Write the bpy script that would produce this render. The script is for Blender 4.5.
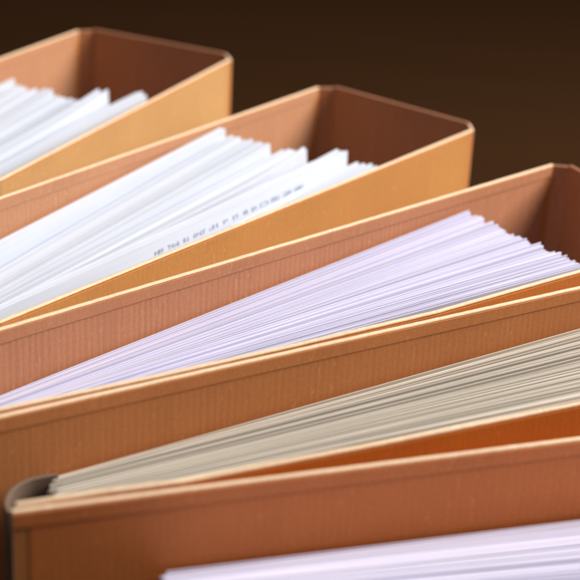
import bpy, math, random
from mathutils import Vector, Matrix

random.seed(7)
scene = bpy.context.scene
for o in list(bpy.data.objects):
    bpy.data.objects.remove(o)
col = scene.collection

# ------------------------------------------------------------------ camera
H = 0.318                       # height of a binder (rim above the table)
FPX, PITCH, ROLL = 1592.0, math.radians(24.55), math.radians(3.19)
CAM = Vector((0, 0, H + 0.2097))
FW = Vector((0, math.cos(PITCH), -math.sin(PITCH)))
_r = Vector((1, 0, 0)); _u = _r.cross(FW)
RT = math.cos(ROLL) * _r + math.sin(ROLL) * _u
UP = -math.sin(ROLL) * _r + math.cos(ROLL) * _u
cd = bpy.data.cameras.new('camera')
cd.sensor_width = 36.0
cd.lens = FPX / 580.0 * 36.0
cd.clip_start, cd.clip_end = 0.02, 60.0
cd.dof.use_dof = True
cd.dof.focus_distance = 0.505
cd.dof.aperture_fstop = 12.5
cd.dof.aperture_blades = 8
cam = bpy.data.objects.new('camera', cd)
cam.matrix_world = Matrix(((RT.x, UP.x, -FW.x, CAM.x), (RT.y, UP.y, -FW.y, CAM.y),
                           (RT.z, UP.z, -FW.z, CAM.z), (0, 0, 0, 1)))
col.objects.link(cam)
scene.camera = cam

# ------------------------------------------------------------------ light
world = bpy.data.worlds.new('World'); scene.world = world; world.use_nodes = True
bg = world.node_tree.nodes['Background']
bg.inputs[0].default_value = (1.0, 0.92, 0.88, 1); bg.inputs[1].default_value = 0.04

def area(name, loc, target, size, power, color):
    l = bpy.data.lights.new(name, 'AREA'); l.shape = 'RECTANGLE'
    l.size, l.size_y = size; l.energy = power; l.color = color
    o = bpy.data.objects.new(name, l); o.location = loc
    o.rotation_euler = (Vector(target) - Vector(loc)).to_track_quat('-Z', 'Y').to_euler()
    col.objects.link(o); return o
area('window_light', (1.12, 0.78, 1.16), (0.0, 0.5, H), (1.0, 0.8), 46.0, (1.0, 0.93, 0.84))
area('fill_light', (-0.2, 0.1, 1.70), (0.0, 0.5, 0), (1.0, 1.0), 6.5, (1.0, 0.94, 0.90))  # added overhead fill that lifts the shaded cover interiors, no real lamp

scene.view_settings.view_transform = 'Standard'
scene.view_settings.look = 'None'
scene.view_settings.exposure = 0.0
scene.view_settings.gamma = 1.0
scene.view_settings.use_curve_mapping = False
scene.render.engine = 'CYCLES'

# ------------------------------------------------------------------ pixels of the photograph -> rays
def ray(p):
    return (FW * FPX + RT * (p[0] - 290) - UP * (p[1] - 290)).normalized()
def on_level(p, z):
    d = ray(p); return CAM + d * ((z - CAM.z) / d.z)
def on_upright(p, a, n):        # upright plane through point a with level normal n
    d = ray(p); return CAM + d * ((Vector(a) - CAM).dot(n) / d.dot(n))

# ------------------------------------------------------------------ materials
def new_mat(name):
    m = bpy.data.materials.new(name); m.use_nodes = True
    nt = m.node_tree; return m, nt, nt.nodes['Principled BSDF']
def N(nt, t, **kw):
    n = nt.nodes.new(t)
    for k, v in kw.items(): setattr(n, k, v)
    return n
def setin(n, **kw):
    for k, v in kw.items(): n.inputs[k.replace('_', ' ')].default_value = v
    return n
def ramp(nt, fac, stops):
    r = N(nt, 'ShaderNodeValToRGB'); e = r.color_ramp.elements
    while len(e) < len(stops): e.new(0.5)
    for s, (p, c) in zip(e, stops): s.position = p; s.color = (*c, 1)
    nt.links.new(fac, r.inputs[0]); return r

def kraft(name, base, ribs=True, depth=1.0):
    m, nt, b = new_mat(name); L = nt.links.new
    uv = N(nt, 'ShaderNodeUVMap'); uv.uv_map = 'UVMap'
    # fine upright ribs of the laid kraft lining, uneven in strength
    mp = N(nt, 'ShaderNodeMapping'); mp.inputs['Scale'].default_value = (900, 18, 1); L(uv.outputs[0], mp.inputs[0])
    n1 = setin(N(nt, 'ShaderNodeTexNoise'), Scale=1.0, Detail=2.0, Roughness=0.5); L(mp.outputs[0], n1.inputs['Vector'])
    wv = N(nt, 'ShaderNodeTexWave', wave_type='BANDS', bands_direction='X')
    setin(wv, Scale=138.0, Distortion=0.9, Detail=2.0, Detail_Scale=1.5); L(uv.outputs[0], wv.inputs['Vector'])
    mix = N(nt, 'ShaderNodeMath', operation='MULTIPLY_ADD'); L(wv.outputs['Fac'], mix.inputs[0]); mix.inputs[1].default_value = 0.40
    L(n1.outputs['Fac'], mix.inputs[2])
    # fibres and blotches
    n2 = setin(N(nt, 'ShaderNodeTexNoise'), Scale=900.0, Detail=3.0); L(uv.outputs[0], n2.inputs['Vector'])
    n3 = setin(N(nt, 'ShaderNodeTexNoise'), Scale=26.0, Detail=4.0, Roughness=0.6); L(uv.outputs[0], n3.inputs['Vector'])
    f = lambda k: tuple(x * k for x in base)
    c1 = ramp(nt, (mix.outputs[0] if ribs else n1.outputs['Fac']), [(0.35, f(1 - 0.06 * depth)), (0.95, f(1 + 0.06 * depth))] if ribs else [(0.3, f(0.93)), (0.8, f(1.05))])
    c2 = ramp(nt, n2.outputs['Fac'], [(0.35, (0.94, 0.93, 0.92)), (0.65, (1.03, 1.03, 1.03))])
    c3 = ramp(nt, n3.outputs['Fac'], [(0.3, (0.93, 0.92, 0.91)), (0.72, (1.05, 1.05, 1.05))])
    m1 = N(nt, 'ShaderNodeMix', data_type='RGBA', blend_type='MULTIPLY'); m1.inputs[0].default_value = 1.0
    m2 = N(nt, 'ShaderNodeMix', data_type='RGBA', blend_type='MULTIPLY'); m2.inputs[0].default_value = 1.0
    L(c1.outputs[0], m1.inputs[6]); L(c2.outputs[0], m1.inputs[7])
    L(m1.outputs[2], m2.inputs[6]); L(c3.outputs[0], m2.inputs[7]); L(m2.outputs[2], b.inputs['Base Color'])
    mf = N(nt, 'ShaderNodeMapping'); mf.inputs['Scale'].default_value = (1100, 420, 1); L(uv.outputs[0], mf.inputs[0])
    n4 = setin(N(nt, 'ShaderNodeTexNoise'), Scale=0.6, Detail=1.0, Distortion=0.8); L(mf.outputs[0], n4.inputs['Vector'])
    fk = ramp(nt, n4.outputs['Fac'], [(0.66, (0, 0, 0)), (0.76, (0.55, 0.55, 0.55))])
    m3 = N(nt, 'ShaderNodeMix', data_type='RGBA', blend_type='MIX'); L(fk.outputs[0], m3.inputs[0])
    L(m2.outputs[2], m3.inputs[6]); m3.inputs[7].default_value = (base[0] * 1.25, base[1] * 1.5, base[2] * 1.9, 1)
    L(m3.outputs[2], b.inputs['Base Color'])
    bp = N(nt, 'ShaderNodeBump'); bp.inputs['Strength'].default_value = 0.10 * depth; bp.inputs['Distance'].default_value = 0.0004
    L((mix.outputs[0] if ribs else n2.outputs['Fac']), bp.inputs['Height']); L(bp.outputs[0], b.inputs['Normal'])
    setin(b, Roughness=0.62); b.inputs['Specular IOR Level'].default_value = 0.35
    return m

KRAFT = (0.57, 0.225, 0.068)
M_BOARD = kraft('kraft_board', KRAFT, ribs=False)
M_LINING = {k: kraft('ribbed_kraft_lining_lit_' + k, c, ribs=True, depth=d) for k, c, d in (  # tone per binder; the nearest lining is brightened to make up for weak light
    ('pale_golden', (0.52, 0.255, 0.140), 1), ('golden', (0.52, 0.255, 0.140), 1), ('brown', (0.52, 0.225, 0.120), 1.3),
    ('orange', (0.54, 0.205, 0.070), .8), ('red', (0.66, 0.205, 0.055), .6))}
M_COVERING = {k: kraft('kraft_covering_lit_' + k, c, ribs=True, depth=0.5) for k, c in (  # board colour with light painted in: far one paled, nearer ones reddened as by bounce
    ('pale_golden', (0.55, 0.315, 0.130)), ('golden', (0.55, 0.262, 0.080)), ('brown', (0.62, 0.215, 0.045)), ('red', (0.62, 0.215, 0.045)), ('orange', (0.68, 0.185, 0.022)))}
M_FOLD = {k: kraft('kraft_rim_fold_lit_' + k, c, ribs=False) for k, c in (  # follows the lining tones, including their painted-in light
    ('pale_golden', (0.54, 0.265, 0.145)), ('golden', (0.54, 0.265, 0.145)), ('brown', (0.54, 0.235, 0.120)),
    ('orange', (0.57, 0.215, 0.073)), ('red', (0.68, 0.215, 0.062)))}
M_SPINE = kraft('kraft_spine', (0.47, 0.175, 0.072), ribs=False)
M_RIM = kraft('pale_board_edge', (0.86, 0.65, 0.45), ribs=False)
M_SPINERIM = kraft('spine_board_edge', (0.48, 0.22, 0.125), ribs=False)

def paper(name, base, var, rough=0.75):
    m, nt, b = new_mat(name); L = nt.links.new
    oi = N(nt, 'ShaderNodeObjectInfo')
    r = ramp(nt, oi.outputs['Random'], [(0.0, tuple(x * (1 - var) for x in base)), (1.0, base)])
    uv = N(nt, 'ShaderNodeUVMap'); uv.uv_map = 'UVMap'
    mp = N(nt, 'ShaderNodeMapping'); mp.inputs['Scale'].default_value = (30, 400, 1); L(uv.outputs[0], mp.inputs[0])
    n = setin(N(nt, 'ShaderNodeTexNoise'), Scale=1.0, Detail=3.0); L(mp.outputs[0], n.inputs['Vector'])
    c = ramp(nt, n.outputs['Fac'], [(0.3, (0.94, 0.94, 0.95)), (0.65, (1, 1, 1))])
    mx = N(nt, 'ShaderNodeMix', data_type='RGBA', blend_type='MULTIPLY'); mx.inputs[0].default_value = 1.0
    L(r.outputs[0], mx.inputs[6]); L(c.outputs[0], mx.inputs[7]); L(mx.outputs[2], b.inputs['Base Color'])
    setin(b, Roughness=rough); b.inputs['Specular IOR Level'].default_value = 0.25
    return m
M_WHITE = paper('white_paper', (0.75, 0.81, 0.94), 0.14)
M_LILAC = paper('lilac_white_paper', (0.71, 0.705, 0.91), 0.20)
M_GREY = paper('recycled_paper', (0.70, 0.64, 0.56), 0.38)
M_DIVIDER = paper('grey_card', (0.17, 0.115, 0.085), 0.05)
mi, nt, b = new_mat('printed_ink'); setin(b, Roughness=0.7); b.inputs['Base Color'].default_value = (0.42, 0.48, 0.56, 1); M_INK = mi

# ------------------------------------------------------------------ mesh helpers
def link(name, me, parent=None):
    o = bpy.data.objects.new(name, me); col.objects.link(o)
    if parent is not None: o.parent = parent
    return o
def tag(o, label=None, cat=None, group=None, kind=None):
    for k, v in (('label', label), ('category', cat), ('group', group), ('kind', kind)):
        if v: o[k] = v
def empty(name, loc):
    e = bpy.data.objects.new(name, None); e.empty_display_size = 0.03; e.location = loc
    col.objects.link(e); return e

def board(name, path, thick, z0, z1, mats, parent, org, bevel=0.0005, u0=0.0, rough=0.0):
    """Upright board along a level path (centre line); mats = (faces, top edge)."""
    P = [Vector((p[0], p[1], 0)) for p in path]; n = len(P)
    nor = []
    for i in range(n):
        t = (P[min(i + 1, n - 1)] - P[max(i - 1, 0)]).normalized()
        nor.append(Vector((t.y, -t.x, 0)))
    vs, fs, mi_, uvs = [], [], [], []
    dist = [u0]
    for i in range(1, n): dist.append(dist[-1] + (P[i] - P[i - 1]).length)
    b = bevel; h = thick / 2
    prof = [(-h, z0), (-h, z1 - b), (-h + b * .3, z1 - b * .3), (-h + b, z1), (h - b, z1), (h - b * .3, z1 - b * .3), (h, z1 - b), (h, z0)]
    k = len(prof)
    for i in range(n):
        wob = rough * random.uniform(-1, 1)
        for (s, z) in prof:
            if z > z1 - 0.0015: z += wob
            q = P[i] + nor[i] * s; vs.append((q.x - org[0], q.y - org[1], z - org[2]))
    for i in range(n - 1):
        for j in range(k):
            a, c = i * k + j, i * k + (j + 1) % k
            fs.append((a, c, c + k, a + k))
            mi_.append(1 if 1 <= j <= 5 else 0)
            za, zc = prof[j][1], prof[(j + 1) % k][1]
            sa, sc = prof[j][0], prof[(j + 1) % k][0]
            va, vc = za + sa, zc + sc
            uvs.append([(dist[i], va), (dist[i], vc), (dist[i + 1], vc), (dist[i + 1], va)])
    fs.append(tuple(range(k - 1, -1, -1))); mi_.append(1); uvs.append([(prof[j][0], prof[j][1]) for j in range(k - 1, -1, -1)])
    fs.append(tuple((n - 1) * k + j for j in range(k))); mi_.append(1); uvs.append([(prof[j][0], prof[j][1]) for j in range(k)])
    me = bpy.data.meshes.new(name); me.from_pydata(vs, [], fs)
    for m in mats: me.materials.append(m)
    uvl = me.uv_layers.new(name='UVMap')
    li = 0
    for f, u in zip(me.polygons, uvs):
        f.material_index = mi_[f.index]
        for q in u: uvl.data[li].uv = q; li += 1
    me.update()
    return link(name, me, parent)

def densify(path, step=0.02):
    out = []
    for a, c in zip(path[:-1], path[1:]):
        a, c = Vector(a[:2]), Vector(c[:2]); k = max(1, int((c - a).length / step))
        out += [a.lerp(c, i / k) for i in range(k)]
    out.append(Vector(path[-1][:2])); return out
def offset(path, d):
    out = []; n = len(path)
    for i in range(n):
        t = (Vector(path[min(i + 1, n - 1)]) - Vector(path[max(i - 1, 0)])).normalized()
        out.append(Vector(path[i]) + Vector((t.y, -t.x)) * d)
    return out

# ------------------------------------------------------------------ table
def table():
    me = bpy.data.meshes.new('table')
    X0, X1, Y0, Y1 = -3, 3, -0.8, 6.0
    me.from_pydata([(X0, Y0, 0), (X1, Y0, 0), (X1, Y1, 0), (X0, Y1, 0)], [], [(0, 1, 2, 3)])
    m, nt, b = new_mat('dark_stained_wood'); L = nt.links.new
    tc = N(nt, 'ShaderNodeTexCoord')
    mp = N(nt, 'ShaderNodeMapping'); mp.inputs['Scale'].default_value = (1.2, 14, 1); L(tc.outputs['Object'], mp.inputs[0])
    n = setin(N(nt, 'ShaderNodeTexNoise'), Scale=2.0, Detail=6.0); L(mp.outputs[0], n.inputs['Vector'])
    r = ramp(nt, n.outputs['Fac'], [(0.3, (0.046, 0.0185, 0.0055)), (0.7, (0.054, 0.0220, 0.0068))]); L(r.outputs[0], b.inputs['Base Color'])
    setin(b, Roughness=0.85); b.inputs['Specular IOR Level'].default_value = 0.1
    me.materials.append(m); o = link('table', me); tag(o, kind='structure'); return o
table()

# ------------------------------------------------------------------ binders
TH = 0.0016                      # board thickness
def binder(back, front, label, lit_tone):
    """back / front: level paths (spine corner first) of the centre lines of the two covers."""
    B0, F0 = Vector(back[0]), Vector(front[0])
    mid = (B0 + F0) / 2
    org = (mid.x, mid.y, 0.0)
    root = empty('binder', org)
    tag(root, label, 'binder', 'kraft cardboard binders standing in a row')
    s = (F0 - B0).normalized()
    tb = (Vector(back[1]) - B0).normalized(); tf = (Vector(front[1]) - F0).normalized()
    hw = 0.0062                  # creased hinge strip at each corner
    g = 0.0005
    for path, t, sgn, nm in ((back, tb, 1, 'back_cover'), (front, tf, -1, 'front_cover')):
        p = densify([Vector(path[0]) + t * hw] + [Vector(q) for q in path[1:]])
        c = board(nm, densify(p, 0.0022), TH, 0.0, H, (M_BOARD, M_RIM), root, org, rough=0.00004)
        # ribbed lining paper stuck on both faces, short of the rim and the ends
        for side in (1, -1):
            q = offset(p, side * (TH / 2 + 0.00008))
            q[0] = q[0] + t * 0.0035; q[-1] = q[-1] - (q[-1] - q[-2]).normalized() * 0.004
            lm = M_LINING[lit_tone] if side == -sgn else M_COVERING[lit_tone]
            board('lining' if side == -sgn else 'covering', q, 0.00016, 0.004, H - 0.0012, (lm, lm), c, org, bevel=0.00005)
        # the outer paper folded over the rim and glued down inside
        q = offset(p, -sgn * (TH / 2 + 0.00028)); q[0] = q[0] + t * 0.001
        board('rim_fold', q, 0.00028, H - 0.0046, H - 0.0007, (M_FOLD[lit_tone], M_FOLD[lit_tone]), c, org, bevel=0.00008)
        a0 = Vector(path[0]) + t * (hw - g); a1 = Vector(path[0]) + s * sgn * (0.0052)
        board('hinge', [a0, a1], TH * 0.82, 0.0, H - 0.0003, (M_SPINE, M_SPINERIM if sgn > 0 else M_RIM), root, org)
    board('spine', densify([B0 + s * 0.0056, F0 - s * 0.0056], 0.01), TH, 0.0, H + 0.0002, (M_SPINE, M_SPINERIM), root, org, u0=0.4)
    return root

def L2(p, q, z=H):
    return on_level(p, z).xy, on_level(q, z).xy
def extend(a, d, length): return Vector(a) + Vector(d).normalized() * length

PATHS = {}
# A: the far binder at the top left
a0, a1 = L2((85, 27.5), (0, 58)); PA_b = [a0, extend(a0, a1 - a0, 0.285)]
f0, f1 = L2((236, 55.5), (0, 178.5)); d = Vector((-math.cos(math.radians(53)), -math.sin(math.radians(53))))
PA_f = [f0, f1, f1 + d * 0.03 + (f1 - f0).normalized() * 0.012, f1 + d * 0.095]
# B
a0, a1 = L2((326, 84), (0, 197)); PB_b = [a0, extend(a0, a1 - a0, 0.285)]
f0, f1 = L2((480, 126), (0, 320.5)); d = Vector((-math.cos(math.radians(42.5)), -math.sin(math.radians(42.5))))
PB_f = [f0, f1, f1 + d * 0.026]
# C
a0, a1 = L2((562, 161), (0, 328)); PC_b = [a0, extend(a0, a1 - a0, 0.285)]
c0, c1 = L2((580, 270), (0, 409)); dC = (c0 - c1).normalized()
sC = 0.078
pc = [on_level(q, H).xy for q in ((580, 270), (435, 311), (290, 345), (160, 374), (0, 408))]
dC = (pc[0] - pc[1]).normalized(); f0 = c0 + dC * 0.061; PC_f = [f0] + pc + [pc[-1] + (pc[-1] - pc[-2]).normalized() * 0.016]
# D
d0, d1 = L2((580, 286.5), (0, 415)); dD = (d0 - d1).normalized()
b0 = d0 + dD * 0.068; PD_b = [b0, b0 - dD * 0.285]
pd = [on_level(q, H).xy for q in ((580, 402), (380, 442), (290, 459), (180, 480), (103, 490), (16, 503))]
dF = (pd[0] - pd[1]).normalized(); f0 = pd[0] + dF * 0.112
PD_f = [f0] + pd
# E
g0, g1 = L2((580, 437.5), (12, 510)); dE = (g0 - g1).normalized()
PE_b = [g1 + dE * 0.285, g1]; nE = Vector((dE.y, -dE.x))
PE_f = [PE_b[0] + nE * 0.078, PE_b[1] + nE * 0.070]
for nm, p in (('A', PA_b), ('Af', PA_f), ('B', PB_b), ('Bf', PB_f), ('C', PC_b), ('Cf', PC_f), ('D', PD_b), ('Df', PD_f), ('E', PE_b), ('Ef', PE_f)):
    print('PATH', nm, [tuple(round(x, 3) for x in q) for q in p])
for nm, b_, f_ in (('A', PA_b, PA_f), ('B', PB_b, PB_f), ('C', PC_b, PC_f), ('D', PD_b, PD_f)):
    print('SPINE', nm, round((b_[0] - f_[0]).length, 4))

binder(PA_b, PA_f, 'pale golden kraft binder, paleness partly painted light, farthest back, blurred, at the upper left', 'pale_golden')
binder(PB_b, PB_f, 'golden kraft binder with its whole open spine corner showing, papers with a printed line inside', 'golden')
binder(PC_b, PC_f, 'kraft binder in the middle of the row, holding lilac white papers', 'brown')
binder(PD_b, PD_f, 'orange brown kraft binder, partly tinted for bounced light, holding the grey beige papers', 'orange')
binder(PE_b, PE_f, 'nearest reddish brown kraft binder, lining brightened as if lit, its pale cover end showing at the lower left', 'red')

# ------------------------------------------------------------------ paper stacks
def sheet(parent, org, R, Lf, bow, thick, mat, name='sheet', hgt=None, lean=0.0, wav=0.0, seg=9, curl=0.0):
    """One upright sheet: top edge from R (spine side) to Lf (free side)."""
    R, Lf = Vector(R), Vector(Lf); t = (Lf - R); ln = t.length; t.normalize()
    lev = Vector((t.x, t.y, 0)).normalized(); nrm = Vector((lev.y, -lev.x, 0))
    dn = nrm.cross(t); dn = dn if dn.z < 0 else -dn
    if hgt is None: hgt = 0.29
    # keep the lowest corner on the table
    hgt = min(hgt, (min(R.z, Lf.z) - 0.0012) / -dn.z)
    vs, fs, uvs = [], [], []
    ph = random.uniform(0, 6.28)
    for i in range(seg + 1):
        u = i / seg
        w = curl * max(0, 1 - u / 0.25) ** 2 + bow * 4 * u * (1 - u) + wav * math.sin(u * 7 + ph) * u
        top = R + t * (ln * u) + nrm * (w + lean * 0.0)
        bot = R + t * (ln * u) + nrm * (w * 0.6 - lean) + dn * hgt
        for q, s in ((top, -1), (top, 1), (bot, 1), (bot, -1)):
            v = q + nrm * (s * thick / 2); vs.append((v.x - org[0], v.y - org[1], v.z - org[2]))
    for i in range(seg):
        for j in range(4):
            a, c = i * 4 + j, i * 4 + (j + 1) % 4
            fs.append((a, a + 4, c + 4, c))
            va = (0, .002, .3, .302)[j]; vb = (.002, .3, .302, .6)[j]
            u0, u1 = i / seg * ln, (i + 1) / seg * ln
            uvs += [(u0, va), (u1, va), (u1, vb), (u0, vb)]
    fs.append((0, 1, 2, 3)); fs.append((seg * 4 + 3, seg * 4 + 2, seg * 4 + 1, seg * 4)); uvs += [(0, 0), (0, .001), (.3, .001), (.3, 0)] * 2
    me = bpy.data.meshes.new(name); me.from_pydata(vs, [], fs); me.materials.append(mat)
    l = me.uv_layers.new(name='UVMap')
    for k, q in enumerate(uvs): l.data[k].uv = q
    me.update()
    return link(name, me, parent)

def cover_normal(path):
    t = (Vector(path[-1]) - Vector(path[0])).normalized()
    return Vector((-t.y, t.x, 0)), Vector((t.x, t.y, 0))
def stack(label, back, front, bR, bL, fR, fL, mat, clusters, zj, ej, thick, anchor='R', inset=0.0035, group='paper stacks standing in the binders', wav=0.0, zshift=0.0):
    """bR, bL: pixels of two points on the rear sheet's top edge (on the rear cover's plane), fR, fL the same for
    the front sheet and cover; anchor says which of them is the end of the sheets.
    clusters: (s0, s1, sheets, dz at the spine side, dz at the free side, shift towards the free side)."""
    nb, tb = cover_normal(back); nf, tf = cover_normal(front)
    pa = Vector((*back[0], 0)) + nb * 0.0028
    pf = Vector((*front[0], 0)) - nf * inset
    R0 = on_upright(bR, pa, nb); L0 = on_upright(bL, pa, nb)
    R1 = on_upright(fR, pf, nf); L1 = on_upright(fL, pf, nf)
    if anchor == 'R':
        L0 = R0 + (L0 - R0).normalized() * 0.21; L1 = R1 + (L1 - R1).normalized() * 0.21
    else:
        R0 = L0 + (R0 - L0).normalized() * 0.21; R1 = L1 + (R1 - L1).normalized() * 0.21
    print('STACK', label[:20], [round(x, 3) for x in R0], [round(x, 3) for x in L0], [round(x, 3) for x in R1], [round(x, 3) for x in L1])
    org = ((R0.x + L1.x) / 2, (R0.y + L1.y) / 2, 0.0)
    root = empty('paper_stack', org); tag(root, label, 'papers', group)
    out = []
    for (s0, s1, n, dzr, dzl, sh, *cl) in clusters:
        cz = ce = 0.0
        for i in range(n):
            s_ = s0 + (s1 - s0) * (i / (n - 1) if n > 1 else 0)
            if random.random() < 0.30: cz = random.gauss(0, zj); ce = random.gauss(0, ej)
            dz = cz * 0.8 + random.gauss(0, zj * 0.6)
            t0 = (L0 - R0).normalized().lerp((L1 - R1).normalized(), s_).normalized()
            e = t0 * (ce + random.gauss(0, ej * 0.6) + sh)
            sj = s_ + random.uniform(-0.25, 0.25) * (s1 - s0) / n
            R = R0.lerp(R1, sj) + e; Lf = L0.lerp(L1, sj) + e
            R.z = min(R.z + dz + dzr, H - 0.001); Lf.z = min(Lf.z + dz + dzl + random.gauss(0, zj * 0.6), H - 0.001)
            o = sheet(root, org, R, Lf, random.gauss(0, 0.0002), thick * random.uniform(0.7, 1.15), mat, wav=wav, seg=16 if cl else 9, curl=cl[0] * random.uniform(0.4, 1.2) if cl else 0.0)
            out.append((o, R, Lf))
    return root, org, out

random.seed(11)
stack('bluish white sheets with ragged corners in the farthest, upper left binder', PA_b, PA_f,
      (10, 79), (-60, 112), (134, 104), (0, 176), M_WHITE,
      [(0, .03, 3, 0, 0, 0), (.10, .40, 14, -.0005, -.014, .002), (.44, .60, 7, -.002, -.010, .004), (.63, .69, 3, -.006, -.012, 0, -.003),
       (.72, .80, 4, .002, -.004, -.003, .003), (.83, .87, 2, -.004, -.008, .002), (.90, .97, 4, .002, -.002, -.006, -.003)], 0.0005, 0.0014, 0.0009)
rB, oB, shB = stack('loose bluish white sheets, uneven in height, one with a printed line', PB_b, PB_f,
      (215, 131), (0, 240), (386, 165), (0, 330), M_WHITE,
      [(0, .025, 3, .0005, 0, -.003), (.10, .34, 12, -.0005, -.012, 0), (.37, .40, 2, -.005, -.014, .002),
       (.42, .52, 8, -.0015, -.009, 0), (.55, .57, 3, -.001, -.008, -.002, .004), (.60, .64, 3, -.006, -.008, .006), (.66, .68, 3, .001, -.006, -.004, -.005),
       (.72, .77, 6, .001, .000, -.002, .002), (.82, .97, 7, -.001, -.014, -.001, -.003)], 0.0004, 0.0011, 0.0010)
stack('thick neat stack of lilac white sheets in the middle binder', PC_b, PC_f,
      (472, 215), (0, 401), (584, 267), (0, 425), M_LILAC,
      [(0, .012, 2, .0022, .0012, .002), (.02, 1, 132, 0, 0, 0)], 0.0006, 0.0008, 0.00045, inset=0.006)
stack('thick stack of grey beige recycled sheets between orange brown covers', PD_b, PD_f,
      (580, 330), (50, 480), (580, 400), (60, 508), M_GREY, [(0, 1, 100, 0, 0, 0)], 0.0007, 0.0010, 0.00046, anchor='L')
stack('lilac white sheets in the nearest binder at the lower right edge', PE_b, PE_f,
      (580, 521), (166, 573), (580, 640), (170, 660), M_LILAC, [(0, 1, 115, 0, 0, 0)], 0.0004, 0.0006, 0.0006, anchor='L')

# a line of print on the tall sheet near the front of the loose stack
def printed_line(sh, org):
    o, R, Lf = sh
    t = (Lf - R).normalized(); lev = Vector((t.x, t.y, 0)).normalized(); nrm = Vector((-lev.y, lev.x, 0))
    dn = nrm.cross(t); dn = dn if dn.z < 0 else -dn
    vs, fs = [], []
    def bar(u, v, w, h):
        k = len(vs)
        for a, c in ((u, v), (u + w, v), (u + w, v + h), (u, v + h)):
            q = R + t * a + dn * c + nrm * 0.0007; vs.append((q.x - org[0], q.y - org[1], q.z))
        fs.append((k, k + 1, k + 2, k + 3))
    rnd = random.Random(4); u = 0.030
    while u < 0.112:
        for k in range(rnd.choice((2, 3, 3, 4))):
            for _ in range(3):
                if rnd.random() < .5: bar(u + rnd.uniform(0, .0009), .0042, .00035, .0018)
                else: bar(u, .0042 + rnd.choice((0, .0007, .0014)), .0012, .00035)
            u += .0017
        u += rnd.uniform(.0012, .0022)
    me = bpy.data.meshes.new('printed_line'); me.from_pydata(vs, [], fs); me.materials.append(M_INK)
    link('printed_line', me, o)
front_tall = shB[-8]
printed_line(front_tall, oB)

# grey card curling round the open end of the grey beige sheets
def curled_card():
    zc = 0.300
    px = [(58, 474), (46, 475.5), (30, 479), (17, 485), (9, 493), (6, 503), (9, 512)]
    pts = [on_level(p, H - 0.018).xy for p in px]
    sm = []
    for i in range(len(pts) - 1):
        p0, p1, p2, p3 = pts[max(i - 1, 0)], pts[i], pts[i + 1], pts[min(i + 2, len(pts) - 1)]
        for k in range(5):
            u = k / 5
            sm.append(0.5 * (2 * p1 + (p2 - p0) * u + (2 * p0 - 5 * p1 + 4 * p2 - p3) * u * u + (3 * p1 - p0 - 3 * p2 + p3) * u ** 3))
    pts = sm + [pts[-1]]
    org = (pts[2].x, pts[2].y, 0.0)
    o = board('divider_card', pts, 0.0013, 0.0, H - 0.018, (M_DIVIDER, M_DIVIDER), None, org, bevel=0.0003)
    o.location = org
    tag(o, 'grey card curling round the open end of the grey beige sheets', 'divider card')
curled_card()
